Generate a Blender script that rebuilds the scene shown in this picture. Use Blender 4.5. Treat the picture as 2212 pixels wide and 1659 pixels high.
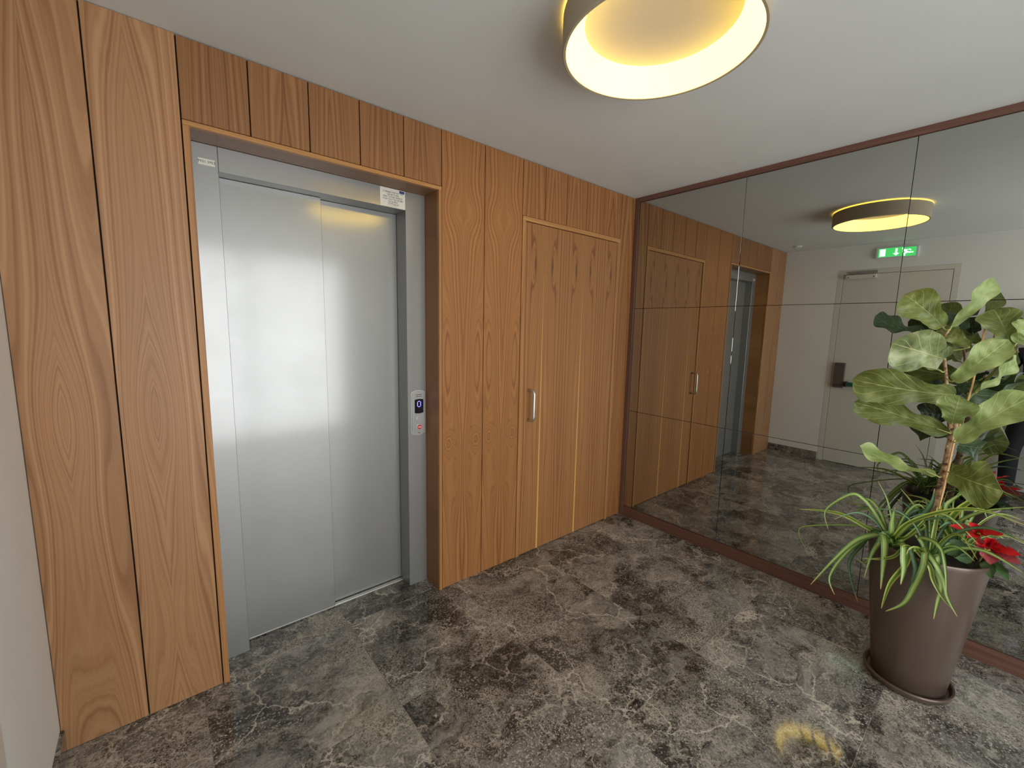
import bpy, bmesh, math, random
from math import sin, cos, pi, radians
from mathutils import Vector, Matrix

for o in list(bpy.data.objects): bpy.data.objects.remove(o, do_unlink=True)
S = bpy.context.scene
C = S.collection

# ------------------------------------------------------------------ camera
cam_d = bpy.data.cameras.new('camera'); cam = bpy.data.objects.new('camera', cam_d); C.objects.link(cam)
S.camera = cam
cam_d.sensor_fit = 'HORIZONTAL'; cam_d.sensor_width = 36.0
cam_d.lens = 36.0 * 923.04 / 2212.0
cam_d.clip_start = 0.02
yaw, pit, rol = radians(40.1881), radians(-7.4864), radians(1.16)
fw = Vector((sin(yaw)*cos(pit), cos(yaw)*cos(pit), sin(pit)))
rt = Vector((cos(yaw), -sin(yaw), 0)); up = rt.cross(fw)
rt, up = rt*cos(rol) + up*sin(rol), up*cos(rol) - rt*sin(rol)
m = Matrix((rt, up, -fw)).transposed().to_4x4(); m.translation = (-2.8867, -2.0050, 1.5114)
cam.matrix_world = m

# ------------------------------------------------------------------ world, daylight, exposure
W = bpy.data.worlds.new('overcast_sky'); S.world = W; W.use_nodes = True
wn = W.node_tree; bgn = wn.nodes['Background']
bgn.inputs[0].default_value = (0.96, 0.985, 1.0, 1); bgn.inputs[1].default_value = 3.8
S.view_settings.view_transform = 'Standard'; S.view_settings.look = 'None'
S.view_settings.gamma = 1.0; S.view_settings.use_curve_mapping = False
S.view_settings.exposure = 0.42
def portal(name, loc, rot, sx, sy):
    d = bpy.data.lights.new(name, 'AREA'); d.shape = 'RECTANGLE'; d.size = sx; d.size_y = sy
    d.cycles.is_portal = True
    o = bpy.data.objects.new(name, d); C.objects.link(o); o.location = loc; o.rotation_euler = rot
portal('entrance_portal', (-1.92, -3.7, 1.24), (radians(90), 0, 0), 2.5, 2.4)

# ------------------------------------------------------------------ dimensions (metres)
XL, H = -3.223, 2.5
YF = -3.7
CI, CJ, ZI, ZC = -2.728, -1.710, 2.203, 2.220
S1, S2, ZS, YS = -2.633, -1.823, 2.107, 0.144

# ------------------------------------------------------------------ node helpers
def mat(name):
    M = bpy.data.materials.new(name); M.use_nodes = True
    return M, M.node_tree, M.node_tree.nodes['Principled BSDF']
def N(nt, typ, **kw):
    n = nt.nodes.new(typ)
    for k, v in kw.items():
        if k == 'ins':
            for kk, vv in v.items(): n.inputs[kk].default_value = vv
        else: setattr(n, k, v)
    return n
def L(nt, a, b): nt.links.new(a, b)
def MA(nt, op, a, b=None, c=None, clamp=False):
    n = nt.nodes.new('ShaderNodeMath'); n.operation = op; n.use_clamp = clamp
    for i, v in enumerate((a, b, c)):
        if v is None: continue
        if isinstance(v, (int, float)): n.inputs[i].default_value = v
        else: nt.links.new(v, n.inputs[i])
    return n.outputs[0]
def RAMP(nt, fac, stops):
    n = nt.nodes.new('ShaderNodeValToRGB'); nt.links.new(fac, n.inputs[0])
    cr = n.color_ramp
    while len(cr.elements) < len(stops): cr.elements.new(0.5)
    for e, (p, c) in zip(cr.elements, stops):
        e.position = p; e.color = (c[0], c[1], c[2], 1) if not isinstance(c, (int, float)) else (c, c, c, 1)
    return n.outputs[0]
def MIX(nt, fac, a, b, mode='MIX'):
    n = nt.nodes.new('ShaderNodeMix'); n.data_type = 'RGBA'; n.blend_type = mode
    for sock, v in ((n.inputs[0], fac), (n.inputs[6], a), (n.inputs[7], b)):
        if isinstance(v, (int, float)): sock.default_value = v
        elif isinstance(v, tuple): sock.default_value = (v[0], v[1], v[2], 1)
        else: nt.links.new(v, sock)
    return n.outputs[2]
def srgb(r, g, b):
    f = lambda c: c/12.92 if c <= .04045 else ((c+.055)/1.055)**2.4
    return (f(r/255), f(g/255), f(b/255))
def plain(name, col, rough=.5, metal=0, spec=.5, bump=0, bscale=200, coat=0):
    M, nt, b = mat(name)
    b.inputs['Base Color'].default_value = (*col, 1); b.inputs['Roughness'].default_value = rough
    b.inputs['Metallic'].default_value = metal; b.inputs['Specular IOR Level'].default_value = spec
    b.inputs['Coat Weight'].default_value = coat
    tc = N(nt, 'ShaderNodeTexCoord'); nz = N(nt, 'ShaderNodeTexNoise', ins={'Scale': 3.0, 'Detail': 3.0})
    L(nt, tc.outputs['Object'], nz.inputs['Vector'])
    c = MIX(nt, nz.outputs[0], tuple(x*.95 for x in col), tuple(min(1, x*1.05) for x in col)); L(nt, c, b.inputs['Base Color'])
    if bump:
        n2 = N(nt, 'ShaderNodeTexNoise', ins={'Scale': float(bscale), 'Detail': 2.0}); L(nt, tc.outputs['Object'], n2.inputs['Vector'])
        bp = N(nt, 'ShaderNodeBump', ins={'Strength': bump, 'Distance': .001}); L(nt, n2.outputs[0], bp.inputs['Height']); L(nt, bp.outputs[0], b.inputs['Normal'])
    return M
def emit(name, col, strength):
    M, nt, b = mat(name)
    b.inputs['Base Color'].default_value = (*[min(1, c) for c in col], 1)
    b.inputs['Emission Color'].default_value = (*col, 1); b.inputs['Emission Strength'].default_value = strength
    return M

def wood_mat(name, light, mid, dark, mirror=True, zslope=.12, door=False, wscale=1.0, bumps=(), seam=None, axes='xz'):
    M, nt, b = mat(name)
    tc = N(nt, 'ShaderNodeTexCoord'); oi = N(nt, 'ShaderNodeObjectInfo')
    sx = N(nt, 'ShaderNodeSeparateXYZ'); L(nt, tc.outputs['Object'], sx.inputs[0])
    dd = dict(zip('xyz', sx.outputs)); x, z = dd[axes[0]], dd[axes[1]]; y = dd[(set('xyz')-set(axes)).pop()]
    rnd = oi.outputs['Random']
    if door:
        # book-matched strips, seams every 0.378 m
        px = MA(nt, 'PINGPONG', MA(nt, 'ADD', x, .943 + .378*4), .189)
        r0 = 3.3
    elif seam:
        gp = N(nt, 'ShaderNodeNewGeometry'); gs = N(nt, 'ShaderNodeSeparateXYZ'); L(nt, gp.outputs['Position'], gs.inputs[0])
        px = MA(nt, 'PINGPONG', MA(nt, 'ADD', gs.outputs[0], seam[0]), seam[1]); r0 = 5.7
    elif mirror:
        px = MA(nt, 'ABSOLUTE', MA(nt, 'ADD', x, MA(nt, 'MULTIPLY', MA(nt, 'SUBTRACT', rnd, .5), .05)))
        r0 = MA(nt, 'MULTIPLY', rnd, 37.0)
    else:
        px = x; r0 = MA(nt, 'MULTIPLY', rnd, 37.0)
    cv = N(nt, 'ShaderNodeCombineXYZ'); L(nt, MA(nt, 'MULTIPLY', px, 6.0*wscale), cv.inputs[0]); L(nt, MA(nt, 'MULTIPLY', z, .5), cv.inputs[2])
    if isinstance(r0, float): cv.inputs[1].default_value = r0
    else: L(nt, r0, cv.inputs[1])
    n1 = N(nt, 'ShaderNodeTexNoise', ins={'Scale': 1.0, 'Detail': 1.5, 'Roughness': .45}); L(nt, cv.outputs[0], n1.inputs['Vector'])
    # growth-ring field : V / flame shaped contours
    f = MA(nt, 'ADD', MA(nt, 'MULTIPLY', px, 9.0*wscale), MA(nt, 'MULTIPLY', n1.outputs[0], 1.7))
    f = MA(nt, 'ADD', f, MA(nt, 'MULTIPLY', z, zslope*4))
    cv2 = N(nt, 'ShaderNodeCombineXYZ'); L(nt, MA(nt, 'MULTIPLY', px, 40.0), cv2.inputs[0]); L(nt, MA(nt, 'MULTIPLY', z, 1.2), cv2.inputs[2])
    n2 = N(nt, 'ShaderNodeTexNoise', ins={'Scale': 1.0, 'Detail': 3.0}); L(nt, cv2.outputs[0], n2.inputs['Vector'])
    f = MA(nt, 'ADD', f, MA(nt, 'MULTIPLY', n2.outputs[0], .10))
    if door:
        dx = MA(nt, 'MULTIPLY', MA(nt, 'SUBTRACT', px, .076), 36.0)
        dz = MA(nt, 'MULTIPLY', MA(nt, 'SUBTRACT', z, 1.91), 5.0)
        d2 = MA(nt, 'ADD', MA(nt, 'MULTIPLY', dx, dx), MA(nt, 'MULTIPLY', dz, dz))
        g = MA(nt, 'POWER', 2.718, MA(nt, 'MULTIPLY', d2, -1.2))
        f = MA(nt, 'ADD', f, MA(nt, 'MULTIPLY', g, .45))
        gk = MA(nt, 'POWER', 2.718, MA(nt, 'MULTIPLY', d2, -9.0))
    for (bx_, bz_, sx_, sz_, am_) in bumps:
        dx = MA(nt, 'MULTIPLY', MA(nt, 'SUBTRACT', px, bx_), 1/sx_); dz = MA(nt, 'MULTIPLY', MA(nt, 'SUBTRACT', z, bz_), 1/sz_)
        g = MA(nt, 'POWER', 2.718, MA(nt, 'MULTIPLY', MA(nt, 'ADD', MA(nt, 'MULTIPLY', dx, dx), MA(nt, 'MULTIPLY', dz, dz)), -1.0))
        f = MA(nt, 'ADD', f, MA(nt, 'MULTIPLY', g, am_))
    # layered bands along the ring field
    nb = N(nt, 'ShaderNodeTexNoise', ins={'Scale': 6.0, 'Detail': 4.0, 'Roughness': .62}, noise_dimensions='1D'); L(nt, f, nb.inputs['W'])
    w = MA(nt, 'SINE', MA(nt, 'MULTIPLY', f, 62.0))
    ringm = MA(nt, 'MULTIPLY_ADD', w, .055, .5)
    # fibres
    cv3 = N(nt, 'ShaderNodeCombineXYZ'); L(nt, MA(nt, 'MULTIPLY', x, 420.0), cv3.inputs[0]); L(nt, MA(nt, 'MULTIPLY', z, 9.0), cv3.inputs[2]); L(nt, MA(nt, 'MULTIPLY', y, 420.0), cv3.inputs[1])
    n3 = N(nt, 'ShaderNodeTexNoise', ins={'Scale': 1.0, 'Detail': 2.0}); L(nt, cv3.outputs[0], n3.inputs['Vector'])
    v = MA(nt, 'ADD', MA(nt, 'MULTIPLY', nb.outputs[0], .95), MA(nt, 'ADD', MA(nt, 'MULTIPLY', n3.outputs[0], .22), MA(nt, 'SUBTRACT', ringm, .635)))
    col = RAMP(nt, v, ((.12, dark), (.34, mid), (.52, tuple((a+c)/2 for a, c in zip(light, mid))), (.72, light)))
    # slow tone drift
    n4 = N(nt, 'ShaderNodeTexNoise', ins={'Scale': 1.6, 'Detail': 1.0}); L(nt, cv.outputs[0], n4.inputs['Vector'])
    tone = MA(nt, 'MULTIPLY_ADD', n4.outputs[0], .35, MA(nt, 'MULTIPLY_ADD', rnd, .10, .78))
    tn = N(nt, 'ShaderNodeCombineColor'); [L(nt, tone, tn.inputs[i]) for i in range(3)]
    col = MIX(nt, 1.0, col, tn.outputs[0], 'MULTIPLY')
    if door:
        col = MIX(nt, MA(nt, 'MULTIPLY', gk, .8), col, tuple(c*.28 for c in dark))
        wz = MA(nt, 'MULTIPLY', MA(nt, 'SUBTRACT', 1.86, z), .0042, clamp=True)
        st = MA(nt, 'SUBTRACT', MA(nt, 'MULTIPLY_ADD', wz, 1.0, .0008), px)
        st = MA(nt, 'MULTIPLY', st, 1500.0, clamp=True)
        st = MA(nt, 'MULTIPLY', st, MA(nt, 'LESS_THAN', z, 1.86))
        col = MIX(nt, MA(nt, 'MULTIPLY', st, .85), col, srgb(226, 172, 96))
    L(nt, col, b.inputs['Base Color'])
    b.inputs['Roughness'].default_value = .42; b.inputs['Specular IOR Level'].default_value = .35
    bp = N(nt, 'ShaderNodeBump', ins={'Strength': .06, 'Distance': .0005}); L(nt, n3.outputs[0], bp.inputs['Height']); L(nt, bp.outputs[0], b.inputs['Normal'])
    return M

M_wood = wood_mat('teak_veneer', srgb(180,137,98), srgb(157,113,77), srgb(132,91,59), bumps=((0, 1.18, .055, .22, -.75), (0, .30, .05, .30, .5), (0, 2.15, .06, .40, -.3), (.09, .75, .03, .4, .3)))
M_woodT = wood_mat('teak_veneer_dark', srgb(160,114,74), srgb(136,91,55), srgb(106,67,38), wscale=1.5)
M_woodR = wood_mat('teak_veneer_orange', srgb(172,121,74), srgb(146,96,54), srgb(106,64,35))
M_woodS = wood_mat('teak_veneer_matched', srgb(172,121,74), srgb(146,96,54), srgb(106,64,35), seam=(1.416+.28*8, .14), bumps=((.045, .86, .035, .055, .9), (.10, .72, .03, .30, -.8), (.06, 1.35, .04, .35, -.5), (.07, 2.12, .05, .10, .7)))
M_door = wood_mat('teak_veneer_door', srgb(172,124,78), srgb(147,99,58), srgb(104,64,36), door=True, zslope=.02)
M_trimw = wood_mat('teak_edging', srgb(186,136,86), srgb(162,113,68), srgb(130,85,48), mirror=False, zslope=.0)
M_trimh = wood_mat('teak_edging_across', srgb(196,146,92), srgb(172,122,72), srgb(140,92,50), mirror=False, zslope=.0, axes='zx')
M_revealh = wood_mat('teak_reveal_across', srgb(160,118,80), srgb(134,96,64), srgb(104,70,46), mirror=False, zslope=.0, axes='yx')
M_reveal = wood_mat('teak_reveal_shaded', srgb(160,112,72), srgb(132,88,54), srgb(98,62,38), mirror=False, zslope=.0)  # teak of the right reveal, its shadow darkened into the colour
M_frame = wood_mat('mahogany_frame', srgb(118,84,70), srgb(100,68,56), srgb(78,52,42), mirror=False, zslope=.0, axes='zy')
M_stile = wood_mat('mahogany_stile', srgb(118,84,70), srgb(100,68,56), srgb(78,52,42), mirror=False, zslope=.0, axes='yz')
M_white = plain('white_wall_paint', srgb(236,234,230), .75, bump=.25, bscale=260)
M_ceil = plain('ceiling_paint', srgb(222,225,222), .8, bump=.15, bscale=180)
M_dark = plain('dark_gap', (.012, .009, .007), .8)
M_doorw = plain('white_lacquer', srgb(218,214,204), .35)

def steel_mat(name, base=.6, r1=.50, r2=.17, sharp=.35, metal=.75):
    M, nt, b = mat(name)
    tc = N(nt, 'ShaderNodeTexCoord'); mp = N(nt, 'ShaderNodeMapping'); mp.inputs['Scale'].default_value = (400, 400, 5)
    L(nt, tc.outputs['Object'], mp.inputs[0])
    nz = N(nt, 'ShaderNodeTexNoise', ins={'Scale': 1.0, 'Detail': 3.0}); L(nt, mp.outputs[0], nz.inputs['Vector'])
    big = N(nt, 'ShaderNodeTexNoise', ins={'Scale': 2.2, 'Detail': 6.0, 'Roughness': .65}); L(nt, tc.outputs['Object'], big.inputs['Vector'])
    col = MIX(nt, big.outputs[0], (base*.90, base*.90, base*.88), (base*1.08, base*1.08, base*1.06))
    L(nt, col, b.inputs['Base Color'])
    b.inputs['Metallic'].default_value = metal
    L(nt, MA(nt, 'ADD', MA(nt, 'MULTIPLY', big.outputs[0], .12), r1-.06), b.inputs['Roughness'])
    bp = N(nt, 'ShaderNodeBump', ins={'Strength': .05, 'Distance': .0004}); L(nt, nz.outputs[0], bp.inputs['Height']); L(nt, bp.outputs[0], b.inputs['Normal'])
    gl = N(nt, 'ShaderNodeBsdfAnisotropic'); L(nt, col, gl.inputs['Color']); gl.inputs['Roughness'].default_value = r2; L(nt, bp.outputs[0], gl.inputs['Normal'])
    mx = N(nt, 'ShaderNodeMixShader'); L(nt, MA(nt, 'MULTIPLY_ADD', big.outputs[0], .3, sharp-.15), mx.inputs[0]); L(nt, b.outputs[0], mx.inputs[1]); L(nt, gl.outputs[0], mx.inputs[2])
    L(nt, mx.outputs[0], nt.nodes['Material Output'].inputs[0])
    return M
M_steel = steel_mat('brushed_steel', .37, r2=.15, sharp=.28, metal=.55)
M_chrome = steel_mat('satin_chrome', .66, .38, .22, .3, .9)
M_plate = steel_mat('champagne_metal', .60, .35, .2, .3, .8)

def marble_mat(name, lo, hi):
    M, nt, b = mat(name)
    geo = N(nt, 'ShaderNodeNewGeometry'); oi = N(nt, 'ShaderNodeObjectInfo'); rnd = oi.outputs['Random']
    rv = N(nt, 'ShaderNodeCombineXYZ'); L(nt, MA(nt, 'MULTIPLY', rnd, 43.0), rv.inputs[2]); L(nt, MA(nt, 'MULTIPLY', rnd, 17.0), rv.inputs[0])
    ad = N(nt, 'ShaderNodeVectorMath', operation='ADD'); L(nt, geo.outputs['Position'], ad.inputs[0]); L(nt, rv.outputs[0], ad.inputs[1])
    P = ad.outputs[0]
    def noise(vec, scale, det=6.0, ro=.6, out=0):
        n = N(nt, 'ShaderNodeTexNoise', ins={'Scale': float(scale), 'Detail': float(det), 'Roughness': ro}); L(nt, vec, n.inputs['Vector']); return n.outputs[out]
    def warp(vec, scale, amt, det=5.0):
        c = N(nt, 'ShaderNodeVectorMath', operation='SUBTRACT'); L(nt, noise(vec, scale, det, .62, 1), c.inputs[0]); c.inputs[1].default_value = (.5, .5, .5)
        k = N(nt, 'ShaderNodeVectorMath', operation='SCALE'); L(nt, c.outputs[0], k.inputs[0]); k.inputs['Scale'].default_value = amt
        a = N(nt, 'ShaderNodeVectorMath', operation='ADD'); L(nt, vec, a.inputs[0]); L(nt, k.outputs[0], a.inputs[1]); return a.outputs[0]
    Pw = warp(P, 3.0, .55)
    mp = N(nt, 'ShaderNodeMapping'); mp.inputs['Rotation'].default_value = (0, 0, radians(34)); mp.inputs['Scale'].default_value = (1.0, 3.4, 1); L(nt, Pw, mp.inputs[0]); Ps = mp.outputs[0]
    cloud = noise(Pw, 2.4, 7, .62); strata = noise(Ps, 4.0, 10, .74); fine = noise(Ps, 26.0, 8, .75)
    v = MA(nt, 'ADD', MA(nt, 'MULTIPLY', cloud, .34), MA(nt, 'ADD', MA(nt, 'MULTIPLY', strata, .40), MA(nt, 'MULTIPLY', fine, .34)))
    v = MA(nt, 'ADD', v, MA(nt, 'MULTIPLY_ADD', rnd, .03, -.015))
    mid = tuple((a+c)/2 for a, c in zip(lo, hi))
    base = RAMP(nt, v, ((.44, tuple(c*.42 for c in lo)), (.51, lo), (.575, mid), (.64, hi)))
    hue = noise(Pw, 1.7, 3)
    base = MIX(nt, RAMP(nt, hue, ((.42, 0.0), (.66, .40))), base, MIX(nt, 1.0, base, (1.10, .98, .84), 'MULTIPLY'))
    def net(scale, width, dst, amt, gate, gs, sharp=.10):
        vo = N(nt, 'ShaderNodeTexVoronoi', feature='DISTANCE_TO_EDGE', ins={'Scale': float(scale)}); L(nt, warp(P, scale*1.3, dst, 7.0), vo.inputs['Vector'])
        l = RAMP(nt, vo.outputs[0], ((0.0, 1.0), (width, 0.0)))
        gg = RAMP(nt, noise(Pw, gs, 5, .6), ((gate, 0.0), (gate+sharp, 1.0)))
        return MA(nt, 'MULTIPLY', MA(nt, 'MULTIPLY', l, gg), amt)
    col = base
    col = MIX(nt, net(44, .12, .06, .50, .52, 2.2), col, srgb(196,188,172))
    col = MIX(nt, net(90, .20, .03, .75, .48, 3.4), col, srgb(186,178,164))
    col = MIX(nt, net(9, .045, .16, .65, .47, 3.0), col, srgb(204,194,178))
    col = MIX(nt, net(2.3, .014, .42, .85, .42, 1.6), col, srgb(212,202,186))
    # chips and fossils
    sp = noise(P, 120, 3, .6); spg = RAMP(nt, noise(Pw, 2.6, 4), ((.45, .25), (.60, 1.0)))
    col = MIX(nt, MA(nt, 'MULTIPLY', MA(nt, 'MULTIPLY', RAMP(nt, sp, ((.575, 0.0), (.62, 1.0))), spg), .75), col, srgb(208,202,190))
    vf = N(nt, 'ShaderNodeTexVoronoi', ins={'Scale': 9.0}); L(nt, warp(P, 22, .03), vf.inputs['Vector'])
    rsep = N(nt, 'ShaderNodeSeparateColor'); L(nt, vf.outputs['Color'], rsep.inputs[0])
    fos = MA(nt, 'MULTIPLY', RAMP(nt, vf.outputs['Distance'], ((.12, 1.0), (.20, 0.0))), MA(nt, 'GREATER_THAN', rsep.outputs[0], .84))
    col = MIX(nt, MA(nt, 'MULTIPLY', fos, .6), col, srgb(164,156,144))
    L(nt, col, b.inputs['Base Color'])
    L(nt, MA(nt, 'MULTIPLY_ADD', strata, .06, .03), b.inputs['Roughness'])
    b.inputs['Specular IOR Level'].default_value = .65
    return M
M_marble = marble_mat('grey_brown_marble', srgb(60,56,52), srgb(150,147,142))
M_grout = plain('grout', srgb(138,130,120), .7)

# mirror glass : dark tinted
M_mirror, nt, b = mat('tinted_mirror')
b.inputs['Base Color'].default_value = (.50, .505, .48, 1); b.inputs['Metallic'].default_value = 1.0; b.inputs['Roughness'].default_value = .0

# ------------------------------------------------------------------ object helpers
def link(name, me, material=None, parent=None, smooth=False):
    o = bpy.data.objects.new(name, me); C.objects.link(o)
    if material is not None:
        for mm in (material if isinstance(material, list) else [material]): me.materials.append(mm)
    if smooth: 
        for p in me.polygons: p.use_smooth = True
    if parent: o.parent = parent
    return o
def from_bm(name, bm, material=None, parent=None, smooth=False, origin=None):
    if origin is not None: bmesh.ops.translate(bm, verts=bm.verts, vec=-Vector(origin))
    me = bpy.data.meshes.new(name); bm.to_mesh(me); bm.free()
    o = link(name, me, material, parent, smooth)
    if origin is not None: o.location = origin
    return o
def add_box(bm, x0, x1, y0, y1, z0, z1, bev=0.0, seg=1):
    r = bmesh.ops.create_cube(bm, size=1.0)
    vs = r['verts']
    bmesh.ops.scale(bm, verts=vs, vec=(x1-x0, y1-y0, z1-z0)); bmesh.ops.translate(bm, verts=vs, vec=((x0+x1)/2, (y0+y1)/2, (z0+z1)/2))
    if bev: bmesh.ops.bevel(bm, geom=list({e for v in vs for e in v.link_edges}), offset=bev, segments=seg, affect='EDGES', profile=.5)
def box(name, x0, x1, y0, y1, z0, z1, m, parent=None, bev=0.0, seg=1, origin=None, smooth=False):
    bm = bmesh.new(); add_box(bm, x0, x1, y0, y1, z0, z1, bev, seg)
    return from_bm(name, bm, m, parent, smooth, origin)
def boxes(name, lst, m, parent=None, bev=0.0):
    bm = bmesh.new()
    for bx in lst: add_box(bm, *bx, bev)
    return from_bm(name, bm, m, parent)
def prism(name, pts, axis, a0, a1, m, parent=None, bev=0.0):
    """extrude a closed 2-D outline along an axis ('x': pts=(y,z), 'y': pts=(x,z))"""
    bm = bmesh.new()
    def mk(p, a): return (a, p[0], p[1]) if axis == 'x' else ((p[0], a, p[1]) if axis == 'y' else (p[0], p[1], a))
    A = [bm.verts.new(mk(p, a0)) for p in pts]; B = [bm.verts.new(mk(p, a1)) for p in pts]
    bm.faces.new(A); bm.faces.new(B[::-1])
    for i in range(len(pts)): bm.faces.new((A[i], A[i-1], B[i-1], B[i]))
    bmesh.ops.recalc_face_normals(bm, faces=bm.faces)
    if bev: bmesh.ops.bevel(bm, geom=bm.edges[:], offset=bev, segments=2, affect='EDGES')
    return from_bm(name, bm, m, parent)
def tube_bm(bm, pts, rads, n=10, caps=True):
    pts = [Vector(p) for p in pts]; rings = []
    ref = Vector((0, 0, 1))
    d0 = (pts[1]-pts[0]).normalized()
    if abs(d0.dot(ref)) > .9: ref = Vector((1, 0, 0))
    u = d0.cross(ref).normalized()
    for i, p in enumerate(pts):
        d = (pts[min(i+1, len(pts)-1)] - pts[max(i-1, 0)]).normalized()
        u = (u - d*u.dot(d)).normalized(); v = d.cross(u)
        r = rads[i] if isinstance(rads, (list, tuple)) else rads
        rings.append([bm.verts.new(p + u*r*cos(2*pi*k/n) + v*r*sin(2*pi*k/n)) for k in range(n)])
    for a, b2 in zip(rings, rings[1:]):
        for k in range(n): bm.faces.new((a[k], a[(k+1) % n], b2[(k+1) % n], b2[k]))
    if caps: bm.faces.new(rings[0][::-1]); bm.faces.new(rings[-1])
def smooth_path(pts, k=6):
    pts = [Vector(p) for p in pts]; out = []
    for i in range(len(pts)-1):
        p0 = pts[max(i-1, 0)]; p1 = pts[i]; p2 = pts[i+1]; p3 = pts[min(i+2, len(pts)-1)]
        for j in range(k):
            t = j/k
            out.append(.5*((2*p1) + (p2-p0)*t + (2*p0-5*p1+4*p2-p3)*t*t + (-p0+3*p1-3*p2+p3)*t*t*t))
    out.append(pts[-1]); return out
def tube(name, pts, rads, m, parent=None, n=10, k=0):
    if k:
        q = smooth_path(pts, k)
        if isinstance(rads, (list, tuple)):
            rr = []
            for i in range(len(rads)-1): rr += [rads[i]+(rads[i+1]-rads[i])*j/k for j in range(k)]
            rads = rr + [rads[-1]]
        pts = q
    bm = bmesh.new(); tube_bm(bm, pts, rads, n)
    return from_bm(name, bm, m, parent, smooth=True)
def lathe(name, prof, centre, m, parent=None, n=64, closed=False):
    bm = bmesh.new(); rings = []
    for r, z in prof:
        rings.append([bm.verts.new((centre[0]+r*cos(2*pi*k/n), centre[1]+r*sin(2*pi*k/n), z)) for k in range(n)] if r > 1e-6 else [bm.verts.new((centre[0], centre[1], z))])
    pairs = list(zip(rings, rings[1:])) + ([(rings[-1], rings[0])] if closed else [])
    for a, b2 in pairs:
        for k in range(n):
            k2 = (k+1) % n
            if len(a) == 1 and len(b2) == 1: continue
            if len(a) == 1: bm.faces.new((a[0], b2[k2], b2[k]))
            elif len(b2) == 1: bm.faces.new((a[k], a[k2], b2[0]))
            else: bm.faces.new((a[k], a[k2], b2[k2], b2[k]))
    bmesh.ops.recalc_face_normals(bm, faces=bm.faces)
    o = from_bm(name, bm, m, parent)
    me = o.data
    for p in me.polygons: p.use_smooth = True
    try: me.set_sharp_from_angle(angle=radians(35))
    except Exception: pass
    return o
def thing(name, label, cat, loc=(0, 0, 0), group=None):
    o = bpy.data.objects.new(name, None); o.empty_display_size = .05; C.objects.link(o); o.location = loc
    o['label'] = label; o['category'] = cat
    if group: o['group'] = group
    return o
def reparent(root):
    """children were modelled in world space: keep them there although the Empty has moved"""
    bpy.context.view_layer.update()
    inv = Matrix.Translation(root.location).inverted()
    for ch in root.children: ch.matrix_parent_inverse = inv
def tag(o, label, cat, group=None):
    o['label'] = label; o['category'] = cat
    if group: o['group'] = group
    return o
def struct(o, label, cat):
    o['kind'] = 'structure'; o['label'] = label; o['category'] = cat
    return o
def text(name, body, size, loc, rot, m, parent, align='CENTER', extrude=.0002, sx=1.0):
    cu = bpy.data.curves.new(name, 'FONT'); cu.body = body; cu.size = size; cu.align_x = align; cu.align_y = 'CENTER'; cu.extrude = extrude; cu.resolution_u = 2
    tmp = bpy.data.objects.new(name, cu); C.objects.link(tmp)
    bpy.context.view_layer.update()
    me = bpy.data.meshes.new_from_object(tmp.evaluated_get(bpy.context.evaluated_depsgraph_get()))
    bpy.data.objects.remove(tmp, do_unlink=True)
    me.materials.clear()
    o = link(name, me, m, parent); o.location = loc; o.rotation_euler = rot; o.scale = (sx, 1, 1)
    return o

# ================================================================== SETTING
# floor slab and marble tiles
floor = struct(box('floor', XL-.1, .1, YF-.3, .30, -.12, -.0010, M_grout), 'glossy grey-brown veined marble floor of the lobby', 'floor')
gx = [XL, -2.82, -2.215, -1.605, -1.005, -.41, 0.0]
gy = [.262, .04, -.566, -1.178, -1.787, -2.395, -3.0, -3.61, YF-.3]
g = .0007
random.seed(5)
for i in range(len(gx)-1):
    for j in range(len(gy)-1):
        x0, x1, y0, y1 = gx[i], gx[i+1], gy[j+1], gy[j]
        if j == 0:
            if gx[i+1] < CI or gx[i] > CJ: continue
            x0 = max(x0, CI-.02); x1 = min(x1, CJ+.02); y1 = .223
        cx, cy = (x0+x1)/2, (y0+y1)/2
        box('marble_tile', x0+g, x1-g, y0+g, y1-g, -.012, -random.random()*.0002, M_marble, floor, bev=.0006, origin=(cx, cy, 0))
struct(box('ceiling', XL-.1, .1, YF-.2, .35, H, H+.12, M_ceil), 'smooth white painted ceiling around the ring lamp', 'ceiling')
# left wall with emergency door opening
dy1, dy4, dz = -.548, -1.546, 2.231
lw = struct(boxes('wall_left', [(XL-.12, XL, dy1, .35, 0, H), (XL-.12, XL, YF-.2, dy4, 0, H), (XL-.12, XL, dy4, dy1, dz, H), (XL-.14, XL-.075, dy4, dy1, 0, dz)], M_white), 'white plastered wall at the left edge, also seen in the mirror', 'wall')
bl = struct(boxes('baseboard_left', [(XL, XL+.012, dy1+.004, -.004, 0, .086), (XL, XL+.012, YF, dy4-.004, 0, .086)], M_marble), 'dark marble skirting along the white left wall', 'skirting')
struct(box('wall_right', 0.022, .12, YF-.2, .35, 0, H, M_dark), 'wall hidden behind the tinted mirror', 'wall')
# glazed entrance wall behind the camera
wf = struct(boxes('wall_front', [(XL-.1, .1, YF-.2, YF-.05, 2.42, H), (XL-.1, XL+.08, YF-.2, YF-.05, 0, 2.42), (-.72, .1, YF-.2, YF-.05, 0, 2.42)], M_white), 'entrance wall behind the photographer', 'wall')
win = struct(thing('window_1', '', ''), 'glazed entrance with dark frame bringing daylight in', 'entrance')
for xx in (XL+.08, -1.95, -.77): box('mullion', xx, xx+.05, YF-.16, YF-.10, .05, 2.37, M_dark, win)
for zz in (0, 2.37): box('rail', XL+.08, -.72, YF-.16, YF-.10, zz, zz+.05, M_dark, win)
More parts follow.
